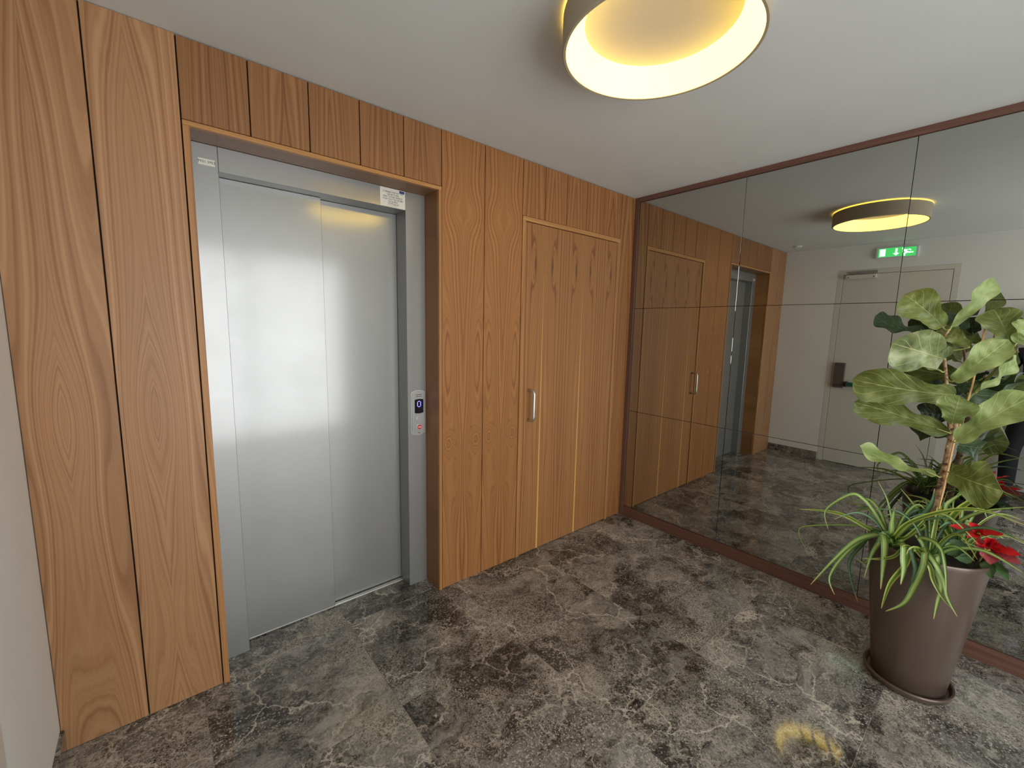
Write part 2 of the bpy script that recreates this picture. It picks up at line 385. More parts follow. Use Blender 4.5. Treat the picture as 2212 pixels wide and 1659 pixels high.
# structural wall behind the panelling
wb = struct(boxes('wall_back', [(XL, CI-.022, .020, .34, 0, H), (CJ+.022, 0.02, .020, .34, 0, H), (CI-.022, CJ+.022, .020, .34, ZC+.004, H), (CI-.022, CJ+.022, .30, .34, 0, ZC)], M_dark), 'wall clad in book-matched teak panels', 'wall')
J = [XL, -2.990, -2.7515, -2.537, -2.322, -2.110, -1.899, -1.6915, -1.416, -1.136, -.949, -.754, -.558, -.371, -.171, 0.0]
G = .0022
def panel(x0, x1, z0, z1, m, pa=wb):
    return box('wood_panel', x0+G, x1-G, 0, .020, z0, z1-.002, m, pa, bev=.0012, origin=((x0+x1)/2, 0, 0))
panel(J[0], J[1], .002, H, M_wood); panel(J[1], J[2], .002, H, M_wood)
for i in range(2, 7): panel(J[i], J[i+1], ZC+.004, H-.002, M_woodT)
panel(J[7], J[8], .002, H, M_woodS); panel(J[8], J[9], .002, H, M_woodS)
for i in range(9, 14): panel(J[i], J[i+1], 2.181, H-.002, M_woodR)
panel(J[14], J[15]-.002, .002, H, M_woodR)

# wooden lining of the lift opening
t1 = struct(thing('trim_1', '', ''), 'teak casing and deep reveal round the lift door', 'trim')
def ori(x0, x1, z0, z1): return ((x0+x1)/2, .07, (z0+z1)/2)
box('casing_side', CI-.0215, CI, -.003, .018, 0, ZI, M_trimw, t1, bev=.001)
box('casing_side', CJ, CJ+.0170, -.003, .018, 0, ZI, M_trimw, t1, bev=.001)
box('casing_head', CI-.0215, CJ+.0170, -.003, .018, ZI, ZC+.001, M_trimh, t1, bev=.001)
box('reveal_side', CI-.02, CI, .0185, .30, 0, ZI, M_trimw, t1)
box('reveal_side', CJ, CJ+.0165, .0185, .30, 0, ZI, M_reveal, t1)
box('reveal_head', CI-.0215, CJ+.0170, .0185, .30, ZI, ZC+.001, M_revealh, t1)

# ------------------------------------------------------------------ lift door
d1 = struct(thing('door_1', '', ''), 'brushed steel two-leaf sliding lift door set deep in the teak wall', 'lift door')
box('jamb', CI+.0005, S1, YS, .258, 0, ZI-.0005, M_steel, d1, bev=.0012)
box('jamb', S2, CJ-.0005, YS, .290, 0, ZI-.0005, M_steel, d1, bev=.0012)
box('header', S1+.0006, S2-.0006, YS, .290, ZS, ZI-.0005, M_steel, d1, bev=.0012)
box('door_leaf', S1+.001, -2.2225, .220, .2425, .008, ZS-.001, M_steel, d1, bev=.0012)
box('door_leaf', -2.2380, S2-.001, .256, .2785, .008, ZS-.001, M_steel, d1, bev=.0012)
sill = box('sill', S1+.001, S2-.001, .2245, .290, -.01, .002, M_chrome, d1)
for yy in (.229, .238, .247): box('sill_rib', S1+.002, S2-.002, yy, yy+.004, .002, .0045, M_chrome, sill)

# labels on the lift frame
M_stick = plain('white_sticker', srgb(226,224,214), .35)
M_ink = plain('black_ink', (.012, .012, .012), .6)
M_blue = plain('logo_blue', srgb(62,72,130), .4)
RY = (radians(90), 0, 0)
st1 = tag(box('sticker', -2.6985, -2.6435, YS-.0012, YS, 2.122, 2.147, M_stick, bev=.0005), 'small white sticker with handwritten digits on the left lift jamb', 'sticker')
text('lettering', '9931 3953', .0135, (-2.671, YS-.0013, 2.135), RY, M_ink, st1)
st2 = tag(box('sticker', S2-.137, S2-.0012, YS-.0012, YS, ZS+.002, ZI-.003, M_stick, bev=.0004), 'square notice sticker in Greek at the right end of the lift header', 'sticker')
cx2 = S2-.069
for body, dz_, s_ in (('Ο ΠΙΝΑΚΑΣ ΕΛΕΓΧΟΥ ΤΟΥ', .0735, .0108), ('ΑΝΕΛΚΥΣΤΗΡΑ', .0620, .0108), ('ΕΙΝΑΙ ΤΟΠΟΘΕΤΗΜΕΝΟΣ', .0505, .0108), ('ΣΤΟΝ ΤΕΛΕΥΤΑΙΟ ΟΡΟΦΟ', .0390, .0108), ('ΤΟΥ ΚΤΙΡΙΟΥ', .0280, .0108), ('77772414', .0165, .0145)):
    text('lettering', body, s_, (cx2, YS-.0013, ZS+dz_), RY, M_ink, st2, sx=.80 if s_ < .012 else 1.0, extrude=.0004)
boxes('logo', [(S2-.034, S2-.006, YS-.0016, YS-.001, ZS+.0775, ZS+.0905)], M_blue, st2)
boxes('rule', [(S2-.105, S2-.045, YS-.0016, YS-.001, ZS+.0072, ZS+.0078)], M_ink, st2)

# call panel on the right jamb
cp = thing('call_panel', 'upright metal lift call panel with blue digit and red button', 'call panel', (-1.7645, YS, 1.027))
def arch(xa, xb, za, zb, rise, n=10):
    pts = [(xa, za+rise*.6)]; 
    for i in range(n+1):
        t = i/n; pts.append((xa+(xb-xa)*t, za - rise*.0 + rise*.6*(1-sin(pi*t)) - 0))
    pts = [(xa+(xb-xa)*i/n, za + rise*(1-sin(pi*i/n))) for i in range(n+1)] + [(xb-(xb-xa)*i/n, zb - rise*(1-sin(pi*i/n))) for i in range(n+1)]
    return pts
prism('base_plate', arch(-1.808, -1.721, .898, 1.158, .012), 'y', YS-.008, YS, M_chrome, cp, bev=.0015)
fp = prism('face_plate', arch(-1.8025, -1.7265, .906, 1.150, .011), 'y', YS-.019, YS-.008, M_plate, cp, bev=.003)
M_screen = plain('black_screen', (.012, .012, .018), .08)
M_seg = emit('blue_segment', (.18, .16, 1.0), 2.6)
ds = prism('display', arch(-1.791, -1.738, 1.026, 1.108, .004), 'y', YS-.0205, YS-.018, M_screen, cp)
for q in ((-1.7765, -1.7695-.0, 0),):
    pass
xa, xb, za, zb, w_ = -1.7745, -1.7555, 1.0645, 1.0945, .0030
boxes('floor_digit', [(xa-w_/2, xa+w_/2, YS-.0212, YS-.0205, za+.003, zb-.003), (xb-w_/2, xb+w_/2, YS-.0212, YS-.0205, za+.003, zb-.003), (xa+.003, xb-.003, YS-.0212, YS-.0205, zb-w_/2, zb+w_/2), (xa+.003, xb-.003, YS-.0212, YS-.0205, za-w_/2, za+w_/2)], M_seg, ds)
lg = boxes('logo_plate', [(-1.7825, -1.7475, YS-.0196, YS-.0185, 1.122, 1.1335)], M_ink, cp)
boxes('logo_squares', [(-1.7815+i*.0086, -1.7815+i*.0086+.0066, YS-.0200, YS-.0195, 1.1255, 1.1300) for i in range(4)], M_stick, lg)
def disc(name, x, z, r, y0, y1, m, parent, n=28):
    return prism(name, [(x+r*cos(2*pi*i/n), z+r*sin(2*pi*i/n)) for i in range(n)], 'y', y0, y1, m, parent, bev=.0006)
M_red = plain('red_plastic', srgb(206,62,56), .3)
cb = disc('call_button', -1.7645, .996, .0165, YS-.0225, YS-.0185, M_chrome, cp)
disc('button_cap', -1.7640, .996, .0125, YS-.0245, YS-.0225, M_plate, cb)
rb = disc('alarm_button', -1.7645, .949, .0165, YS-.0225, YS-.0185, M_chrome, cp); rb['label'] = 'red round button in chrome ring'
rc = disc('button_cap', -1.7640, .949, .0130, YS-.0245, YS-.0225, M_red, rb)
boxes('bar_mark', [(-1.773, -1.755, YS-.0252, YS-.0246, .947, .951)], M_stick, rb)
box('key_slot', -1.7700, -1.7590, YS-.0195, YS-.0188, .914, .9175, M_ink, cp)
reparent(cp)

# ------------------------------------------------------------------ flush veneered door
t2 = struct(thing('trim_2', '', ''), 'slim teak casing round the flush veneered door', 'trim')
box('casing_side', -1.136+.001, -1.1085, -.004, .020, 0, 2.152, M_trimw, t2, bev=.001)
box('casing_side', -.1985, -.171-.001, -.004, .020, 0, 2.152, M_trimw, t2, bev=.001)
box('casing_head', -1.136+.001, -.171-.001, -.004, .020, 2.152, 2.1785, M_trimh, t2, bev=.001)
d2 = struct(box('door_2', -1.1055, -.2015, .002, .0195, .004, 2.148, M_door, bev=.001), 'flush teak veneered door with a steel bow handle beside the mirror', 'door')
tube('door_handle', [(-1.051, .004, 1.118), (-1.051, -.030, 1.118), (-1.051, -.043, 1.115), (-1.051, -.0505, 1.104), (-1.051, -.052, 1.09), (-1.051, -.052, .95), (-1.051, -.0505, .936), (-1.051, -.043, .925), (-1.051, -.030, .922), (-1.051, .004, .922)], .0095, M_chrome, d2, n=16)['label'] = 'satin steel bow handle'

# ------------------------------------------------------------------ mirror wall
mir = thing('wall_mirror', 'tall tinted mirror of large panes in reddish-brown frame covering right wall', 'mirror', (0, -2.4, 0))
ys_ = [-.034, -.794, -1.573, -2.352, -3.131, -3.58]; zs_ = [.077, .873, 1.678, 2.467]
random.seed(11)
for i in range(len(ys_)-1):
    for j in range(3):
        o = box('mirror_pane', .006, .012, ys_[i+1]+.0011, ys_[i]-.0011, zs_[j]+.0011, zs_[j+1]-.0011, M_mirror, mir, bev=.0007, origin=(.006, (ys_[i]+ys_[i+1])/2, (zs_[j]+zs_[j+1])/2))
        o.rotation_euler = (0, random.uniform(-1, 1)*.0006, random.uniform(-1, 1)*.0006)
box('backing', .0135, .021, -3.61, -.004, .01, 2.495, M_dark, mir)
box('frame_rail', -.006, .013, -3.62, -.0345, 2.467, H-.0005, M_frame, mir, bev=.0008)
box('frame_rail', -.006, .013, -3.62, -.0345, 0.0005, .077, M_frame, mir, bev=.0008)
box('frame_stile', -.006, .013, -.034, -.001, 0.0005, H-.0005, M_stile, mir, bev=.0008)
box('frame_stile', -.006, .013, -3.62, -3.58, .077, 2.467, M_stile, mir, bev=.0008)
reparent(mir)

# ------------------------------------------------------------------ ceiling ring lamp
LC = (-1.597, -1.164)
lamp = thing('ceiling_lamp', 'large round drum ceiling lamp glowing with a warm inner ring', 'lamp', (LC[0], LC[1], H))
M_shade = plain('lamp_shade_fabric', srgb(176,163,140), .8, bump=.3, bscale=600)
M_cap = plain('lamp_cap_fabric', srgb(186,182,190), .8, bump=.3, bscale=600)
M_glow = emit('warm_diffuser', (1.0, .70, .11), 5.0)
lathe('mount', [(0, H-.0002), (.20, H-.0002), (.20, 2.486), (0, 2.486)], LC, M_shade, lamp)
lathe('shade', [(.300, 2.492), (.304, 2.490), (.304, 2.392), (.300, 2.388), (.292, 2.389), (.292, 2.393), (.300, 2.396), (.300, 2.489)], LC, M_shade, lamp, n=96, closed=True)
lathe('diffuser', [(.2915, 2.3905), (.236, 2.476), (.234, 2.480), (.238, 2.480), (.294, 2.392)], LC, M_glow, lamp, n=96, closed=True)
lathe('top_cap', [(0, 2.474), (.2345, 2.474), (.2345, 2.4845), (0, 2.4845)], LC, M_cap, lamp, n=96)
reparent(lamp)

# ------------------------------------------------------------------ emergency door on the left wall (seen in the mirror)
d3 = struct(thing('door_3', '', ''), 'white emergency door with green push bar, seen in the mirror', 'door')
box('door_frame', XL-.05, XL+.0015, -.601, dy1-.0005, 0, dz-.0005, M_doorw, d3, bev=.0015)
box('door_frame', XL-.05, XL+.0015, dy4+.0005, -1.495, 0, dz-.0005, M_doorw, d3, bev=.0015)
box('door_frame', XL-.05, XL+.0015, -1.495, -.601, 2.182, dz-.0005, M_doorw, d3, bev=.0015)
box('door_leaf', XL-.05, XL, -1.4915, -.6045, .004, 2.1785, M_doorw, d3, bev=.0015)
M_rail = plain('rail_grey', srgb(150,148,140), .4); M_lockp = plain('grey_brown_plastic', srgb(96,86,80), .4); M_green = plain('green_bar', srgb(22,96,72), .35); M_blk = plain('black_plastic', (.015, .015, .017), .4)
lk = box('push_plate', XL+.001, XL+.035, -.728, -.624, .900, 1.186, M_lockp, d3, bev=.004)
text('lettering', 'PUSH', .034, (XL+.0355, -.676, .925), (radians(90), 0, radians(90)), M_ink, lk, extrude=.0006)
pb = box('push_bar', XL+.022, XL+.052, -1.335, -.765, .925, .970, M_green, d3, bev=.006)
box('bar_end', XL+.001, XL+.054, -.765, -.738, .918, .976, M_blk, d3, bev=.004)
box('bar_end', XL+.001, XL+.054, -1.440, -1.335, .905, .985, M_lockp, d3, bev=.004)
dc = box('door_closer', XL+.001, XL+.045, -.900, -.634, 2.128, 2.172, M_doorw, d3, bev=.003)
box('closer_rail', XL+.004, XL+.018, -.905, -.645, 2.188, 2.212, M_rail, d3, bev=.002)['label'] = 'grey slide rail of the closer'
for yy in (-.655, -.880): box('screw', XL+.045, XL+.047, yy-.005, yy+.005, 2.140, 2.150, M_blk, dc)

# exit sign over that door
ex = thing('exit_sign', 'lit green emergency exit sign above the white door, in the mirror', 'sign', (XL, -1.045, 2.386))
M_hous = plain('sign_housing', srgb(226,232,232), .35)
M_eg = emit('exit_green', (.06, .62, .14), 1.15); M_ew = emit('exit_white', (.86, .98, .95), 1.25)
x0 = XL+.0002
box('housing', x0, x0+.030, -1.222, -.868, 2.331, 2.441, M_hous, ex, bev=.008, seg=2)
gp = box('green_panel', x0+.030, x0+.0315, -1.198, -.890, 2.341, 2.431, M_eg, ex)
xs = x0+.0316
def plate(name, pts, m, par, a=xs, t=.0006): return prism(name, pts, 'x', a, a+t, m, par)
plate('door_symbol', [(-.951, 2.349), (-.903, 2.349), (-.903, 2.424), (-.951, 2.424)], M_ew, gp)
plate('arrow_symbol', [(-1.029, 2.422), (-1.047, 2.422), (-1.047, 2.374), (-1.066, 2.374), (-1.038, 2.347), (-1.010, 2.374), (-1.029, 2.374)], M_ew, gp)
rm = bmesh.new()
def limb(pts, r):
    for (a0, b0), (a1, b1) in zip(pts, pts[1:]):
        d = Vector((a1-a0, b1-b0)); n_ = Vector((-d.y, d.x)).normalized()*r; e = d.normalized()*r*.6
        q = [(a0-e.x+n_.x, b0-e.y+n_.y), (a0-e.x-n_.x, b0-e.y-n_.y), (a1+e.x-n_.x, b1+e.y-n_.y), (a1+e.x+n_.x, b1+e.y+n_.y)]
        rm.faces.new([rm.verts.new((xs+.0006, u, v)) for u, v in q])
limb([(-1.105, 2.404), (-1.130, 2.382)], .010)                      # trunk
limb([(-1.104, 2.405), (-1.150, 2.407), (-1.158, 2.398)], .0045)    # back arm
limb([(-1.104, 2.400), (-1.092, 2.385), (-1.102, 2.376)], .0045)    # front arm
limb([(-1.128, 2.380), (-1.148, 2.378), (-1.176, 2.378)], .0065)    # rear leg
limb([(-1.126, 2.380), (-1.110, 2.368), (-1.112, 2.349)], .0065)    # front leg
rm.faces.new([rm.verts.new((xs+.0006, -1.092+.011*cos(2*pi*i/16), 2.414+.011*sin(2*pi*i/16))) for i in range(16)])
from_bm('running_man', rm, M_ew, gp)
reparent(ex)

# smoke detector near the corner (seen in the mirror)
lathe('smoke_detector', [(0, H-.0002), (.042, H-.0002), (.042, 2.494), (.037, 2.488), (.026, 2.484), (0, 2.483)], (-2.84, -.228), M_hous, None, n=32)
tag(bpy.data.objects['smoke_detector'], 'small white round smoke detector on the ceiling, in the mirror near the corner', 'smoke detector')

FIG=[
 ([-0.43,-1.79,1.55],[-0.5,-1.671,1.691],0.135,5,0.02,'mid'),
 ([-0.4,-1.74,1.531],[-0.42,-1.571,1.605],0.1,50,-0.02,'dark'),
 ([-0.43,-1.815,1.551],[-0.4,-1.909,1.749],0.07,30,0.02,'pale'),
 ([-0.46,-1.811,1.423],[-0.62,-1.669,1.506],0.185,-8,0.04,'mottled'),
 ([-0.44,-1.874,1.472],[-0.4,-1.776,1.543],0.085,15,0.01,'mid'),
 ([-0.5,-1.849,1.339],[-0.54,-1.971,1.524],0.098,10,0.03,'pale'),
 ([-0.44,-1.982,1.477],[-0.42,-1.92,1.636],0.115,0,0.03,'mid'),
 ([-0.46,-1.991,1.492],[-0.46,-2.034,1.579],0.12,20,0.02,'pale'),
 ([-0.46,-1.856,1.283],[-0.6,-1.555,1.349],0.165,-18,0.045,'mid'),
 ([-0.46,-1.803,1.376],[-0.5,-1.649,1.421],0.06,50,0.01,'pale'),
 ([-0.46,-1.856,1.129],[-0.56,-1.562,1.226],0.135,-22,-0.01,'mid'),
 ([-0.47,-1.839,0.949],[-0.5,-1.59,1.032],0.085,62,-0.02,'pale'),
 ([-0.5,-1.863,1.173],[-0.6,-1.878,1.3],0.115,0,0.01,'pale'),
 ([-0.5,-1.884,1.105],[-0.52,-2.056,1.333],0.12,-12,0.03,'pale'),
 ([-0.46,-1.913,1.303],[-0.42,-1.996,1.454],0.07,65,0.01,'pale'),
 ([-0.46,-1.876,0.971],[-0.56,-2.021,0.969],0.18,8,0.02,'mid'),
 ([-0.42,-1.875,1.288],[-0.36,-1.877,1.332],0.07,0,0.01,'dark'),
 ([-0.36,-1.882,1.07],[-0.16,-1.937,1.081],0.15,60,0.03,'dark'),
 ([-0.36,-1.849,1.123],[-0.2,-1.698,1.126],0.13,-60,0.02,'dark'),
 ([-0.36,-1.871,1.225],[-0.18,-1.746,1.251],0.14,-50,0.02,'dark'),
 ([-0.38,-1.886,1.286],[-0.2,-2.001,1.324],0.14,60,0.03,'dark'),
 ([-0.38,-1.833,1.526],[-0.22,-1.819,1.621],0.12,0,0.02,'dark'),
]
BLADES=[
 ([[-0.5,-1.715,0.667],[-0.51,-1.673,0.742],[-0.52,-1.633,0.791],[-0.53,-1.591,0.804],[-0.54,-1.529,0.741],[-0.55,-1.505,0.688],[-0.56,-1.527,0.621]],0.013,0),
 ([[-0.5,-1.688,0.646],[-0.507,-1.579,0.687],[-0.513,-1.503,0.688],[-0.52,-1.398,0.663]],0.014,2),
 ([[-0.495,-1.673,0.643],[-0.476,-1.574,0.669],[-0.472,-1.488,0.642],[-0.468,-1.419,0.568],[-0.464,-1.396,0.507],[-0.46,-1.428,0.451]],0.007,0),
 ([[-0.5,-1.743,0.668],[-0.525,-1.698,0.658],[-0.55,-1.63,0.608],[-0.575,-1.565,0.496],[-0.6,-1.494,0.347]],0.02,0),
 ([[-0.5,-1.72,0.649],[-0.53,-1.665,0.631],[-0.53,-1.599,0.532],[-0.545,-1.551,0.395],[-0.56,-1.58,0.324]],0.015,0),
 ([[-0.515,-1.705,0.643],[-0.46,-1.637,0.561],[-0.46,-1.602,0.472],[-0.46,-1.61,0.391],[-0.46,-1.649,0.282]],0.013,1),
 ([[-0.55,-1.717,0.654],[-0.577,-1.706,0.629],[-0.583,-1.691,0.576],[-0.6,-1.68,0.473]],0.016,0),
 ([[-0.56,-1.717,0.671],[-0.593,-1.73,0.644],[-0.607,-1.736,0.556],[-0.63,-1.741,0.462]],0.022,0),
 ([[-0.62,-1.793,0.643],[-0.61,-1.765,0.613],[-0.6,-1.719,0.577],[-0.61,-1.666,0.559]],0.01,2),
 ([[-0.615,-1.776,0.643],[-0.623,-1.794,0.617],[-0.627,-1.8,0.575],[-0.64,-1.799,0.517]],0.019,0),
 ([[-0.6,-1.819,0.643],[-0.618,-1.801,0.591],[-0.627,-1.766,0.497],[-0.64,-1.752,0.385]],0.016,2),
 ([[-0.62,-1.855,0.643],[-0.628,-1.854,0.609],[-0.625,-1.838,0.519],[-0.638,-1.816,0.443],[-0.65,-1.767,0.386]],0.019,0),
 ([[-0.59,-1.822,0.664],[-0.628,-1.87,0.626],[-0.62,-1.887,0.569],[-0.628,-1.917,0.52],[-0.64,-1.952,0.489]],0.013,2),
 ([[-0.59,-1.846,0.674],[-0.625,-1.883,0.644],[-0.62,-1.912,0.586],[-0.635,-1.931,0.527],[-0.65,-1.964,0.474]],0.015,0),
 ([[-0.55,-1.826,0.698],[-0.572,-1.862,0.709],[-0.595,-1.89,0.694],[-0.622,-1.912,0.635],[-0.64,-1.928,0.532]],0.014,0),
 ([[-0.615,-1.891,0.613],[-0.61,-1.909,0.553],[-0.62,-1.906,0.48],[-0.63,-1.904,0.42]],0.014,0),
 ([[-0.55,-1.741,0.688],[-0.555,-1.738,0.74],[-0.56,-1.741,0.802]],0.022,0),
 ([[-0.52,-1.737,0.701],[-0.513,-1.72,0.775],[-0.507,-1.699,0.829],[-0.5,-1.666,0.882]],0.007,0),
 ([[-0.55,-1.753,0.678],[-0.564,-1.784,0.746],[-0.578,-1.851,0.816],[-0.592,-1.934,0.871],[-0.606,-2.0,0.885],[-0.62,-2.086,0.87]],0.013,2),
 ([[-0.48,-1.795,0.73],[-0.487,-1.828,0.796],[-0.493,-1.842,0.849],[-0.5,-1.843,0.901]],0.017,1),
 ([[-0.44,-1.89,0.741],[-0.447,-1.915,0.821],[-0.453,-1.953,0.88],[-0.46,-1.989,0.915]],0.018,2),
 ([[-0.44,-1.879,0.815],[-0.43,-1.898,0.86],[-0.42,-1.934,0.906]],0.013,0),
 ([[-0.46,-1.919,0.763],[-0.473,-1.947,0.813],[-0.487,-1.999,0.861],[-0.5,-2.083,0.906]],0.012,0),
 ([[-0.42,-1.889,0.673],[-0.41,-1.881,0.771],[-0.4,-1.866,0.847]],0.01,0),
 ([[-0.44,-1.807,0.762],[-0.43,-1.778,0.802],[-0.42,-1.734,0.848]],0.01,0),
 ([[-0.44,-1.803,0.741],[-0.44,-1.767,0.786],[-0.44,-1.731,0.803]],0.012,1),
 ([[-0.42,-1.898,0.853],[-0.447,-1.934,0.921],[-0.473,-1.98,0.954],[-0.5,-2.052,0.931]],0.005,0),
 ([[-0.42,-1.878,0.716],[-0.41,-1.866,0.789],[-0.4,-1.875,0.878]],0.009,0),
 ([[-0.45,-1.784,0.703],[-0.457,-1.757,0.739],[-0.463,-1.716,0.735],[-0.47,-1.695,0.71]],0.01,0),
 ([[-0.61,-1.81,0.643],[-0.625,-1.834,0.59],[-0.62,-1.821,0.494]],0.013,1),
 ([[-0.555,-1.757,0.643],[-0.5,-1.787,0.671],[-0.5,-1.833,0.732],[-0.5,-1.816,0.744]],0.012,0),
 ([[-0.52,-1.78,0.67],[-0.513,-1.802,0.705],[-0.507,-1.828,0.76],[-0.5,-1.818,0.754]],0.011,2),
 ([[-0.535,-1.737,0.643],[-0.565,-1.696,0.601],[-0.505,-1.663,0.5],[-0.5,-1.631,0.505]],0.013,0),
]
BRACTS=[
 ([-0.47,-1.979,0.757],[-0.52,-1.899,0.772],0.035,0),
 ([-0.47,-1.978,0.762],[-0.52,-1.949,0.806],0.032,0),
 ([-0.47,-1.979,0.757],[-0.52,-1.926,0.765],0.03,1),
 ([-0.47,-1.979,0.757],[-0.52,-1.99,0.803],0.04,0),
 ([-0.47,-1.982,0.754],[-0.52,-2.042,0.79],0.038,0),
 ([-0.47,-1.979,0.753],[-0.52,-1.952,0.744],0.03,0),
 ([-0.47,-2.009,0.717],[-0.52,-1.975,0.728],0.05,0),
 ([-0.47,-2.009,0.717],[-0.52,-2.0,0.764],0.05,0),
 ([-0.47,-2.011,0.718],[-0.52,-2.024,0.761],0.035,0),
 ([-0.47,-2.012,0.714],[-0.52,-2.091,0.73],0.035,0),
 ([-0.47,-2.012,0.71],[-0.52,-2.094,0.698],0.045,1),
 ([-0.47,-2.01,0.708],[-0.52,-1.972,0.705],0.03,1),
 ([-0.47,-2.01,0.704],[-0.52,-2.022,0.664],0.055,1),
 ([-0.45,-2.025,0.739],[-0.5,-2.093,0.741],0.045,3),
 ([-0.45,-2.052,0.668],[-0.5,-2.109,0.642],0.05,3),
 ([-0.45,-2.015,0.655],[-0.5,-2.029,0.605],0.045,2),
 ([-0.45,-2.029,0.653],[-0.5,-2.071,0.612],0.035,2),
 ([-0.45,-1.961,0.676],[-0.5,-1.898,0.707],0.03,2),
 ([-0.45,-1.971,0.64],[-0.5,-1.929,0.643],0.04,2),
 ([-0.45,-1.963,0.655],[-0.5,-1.905,0.646],0.03,2),
 ([-0.47,-2.015,0.707],[-0.52,-2.05,0.696],0.04,1),
 ([-0.47,-2.012,0.714],[-0.52,-2.038,0.737],0.04,0),
]
STEM= [[-0.43,-1.84,0.66],[-0.43,-1.844,0.754],[-0.43,-1.854,0.879],[-0.43,-1.861,0.999],[-0.43,-1.863,1.078],[-0.43,-1.867,1.155],[-0.43,-1.875,1.232]]
STAKE= [[-0.45,-1.854,0.666],[-0.45,-1.873,1.083],[-0.45,-1.898,1.321],[-0.45,-1.908,1.562]]
BR1= [[-0.44,-1.857,1.145],[-0.44,-1.84,1.228],[-0.44,-1.827,1.321],[-0.44,-1.81,1.423],[-0.44,-1.797,1.487],[-0.44,-1.81,1.539]]
BR2= [[-0.43,-1.875,1.232],[-0.43,-1.895,1.282],[-0.43,-1.913,1.312],[-0.43,-1.95,1.388],[-0.43,-1.981,1.481]]

# ================================================================== PLANTER
PC = (-.42, -1.84)
M_pot = plain('bronze_plastic', srgb(104,88,78), .30, metal=.35, bump=.02, bscale=900)
M_soil = plain('potting_soil', srgb(44,34,26), .95, bump=1.0, bscale=90)
sau = lathe('plant_saucer', [(0, .0005), (.135, .0005), (.146, .010), (.152, .028), (.150, .034), (.143, .033), (.134, .014), (0, .012)], PC, M_pot)
tag(sau, 'round brown saucer under the tall planter', 'saucer')
pot = lathe('planter_pot', [(0, .0125), (.118, .0125), (.124, .020), (.190, .612), (.194, .628), (.192, .634), (.186, .634), (.183, .628), (.178, .590), (.120, .03), (0, .03)], PC, M_pot, n=96)
tag(pot, 'tall glossy bronze-brown tapered plant pot standing by the mirror', 'plant pot')
soil = lathe('soil', [(0, .605), (.08, .602), (.150, .596), (.1795, .588), (.1765, .570), (0, .565)], PC, M_soil)
tag(soil, 'dark potting soil filling the bronze pot', 'soil'); soil['kind'] = 'stuff'

# ---- leaf shader (uses UV: u across, v along)
def leaf_mat(name, cols, vein, nveins, rough=.4, var=.25, veinw=.030):
    M, nt, b = mat(name)
    uv = N(nt, 'ShaderNodeUVMap'); s = N(nt, 'ShaderNodeSeparateXYZ'); L(nt, uv.outputs[0], s.inputs[0])
    a = MA(nt, 'ABSOLUTE', MA(nt, 'SUBTRACT', s.outputs[0], .5))
    oi = N(nt, 'ShaderNodeObjectInfo'); tc = N(nt, 'ShaderNodeTexCoord')
    nz = N(nt, 'ShaderNodeTexNoise', ins={'Scale': 14.0, 'Detail': 4.0, 'Roughness': .6}); L(nt, tc.outputs['Object'], nz.inputs['Vector'])
    base = RAMP(nt, nz.outputs[0], ((.32, cols[0]), (.52, cols[1]), (.70, cols[2])))
    tone = MA(nt, 'MULTIPLY_ADD', oi.outputs['Random'], var, 1-var/2)
    tn = N(nt, 'ShaderNodeCombineColor'); [L(nt, tone, tn.inputs[i]) for i in range(3)]
    base = MIX(nt, 1.0, base, tn.outputs[0], 'MULTIPLY')
    mid = MA(nt, 'SUBTRACT', 1.0, MA(nt, 'DIVIDE', a, veinw*.55), clamp=True)
    q = MA(nt, 'SUBTRACT', MA(nt, 'MULTIPLY', s.outputs[1], nveins), MA(nt, 'MULTIPLY', MA(nt, 'POWER', a, .8), nveins*.75))
    fr = MA(nt, 'PINGPONG', q, .5)
    sv = MA(nt, 'SUBTRACT', 1.0, MA(nt, 'DIVIDE', fr, .050), clamp=True)
    vv = MA(nt, 'MAXIMUM', mid, MA(nt, 'MULTIPLY', sv, .75))
    base = MIX(nt, MA(nt, 'MULTIPLY', vv, .85), base, vein)
    L(nt, base, b.inputs['Base Color']); b.inputs['Roughness'].default_value = rough
    b.inputs['Specular IOR Level'].default_value = .45
    b.inputs['Subsurface Weight'].default_value = 0
    bp = N(nt, 'ShaderNodeBump', ins={'Strength': .5, 'Distance': .002}); L(nt, MA(nt, 'ADD', vv, MA(nt, 'MULTIPLY', nz.outputs[0], .6)), bp.inputs['Height']); L(nt, bp.outputs[0], b.inputs['Normal'])
    tr = N(nt, 'ShaderNodeBsdfTranslucent'); L(nt, base, tr.inputs[0])
    mx = N(nt, 'ShaderNodeMixShader'); mx.inputs[0].default_value = .22; L(nt, b.outputs[0], mx.inputs[1]); L(nt, tr.outputs[0], mx.inputs[2])
    L(nt, mx.outputs[0], nt.nodes['Material Output'].inputs[0])
    return M
LM = {'mid': leaf_mat('fig_leaf_mid', (srgb(86,98,44), srgb(116,128,64), srgb(152,160,100)), srgb(196,200,120), 5.5),
      'dark': leaf_mat('fig_leaf_dark', (srgb(36,54,30), srgb(52,72,42), srgb(74,94,58)), srgb(128,146,92), 5.5),  # dark green; also paints in the unlit look of mirror-side leaves
      'pale': leaf_mat('fig_leaf_pale', (srgb(124,144,78), srgb(156,174,106), srgb(188,200,142)), srgb(214,220,146), 5.5),
      'mottled': leaf_mat('fig_leaf_mottled', (srgb(92,106,64), srgb(146,160,104), srgb(202,206,168)), srgb(214,214,146), 5.5)}
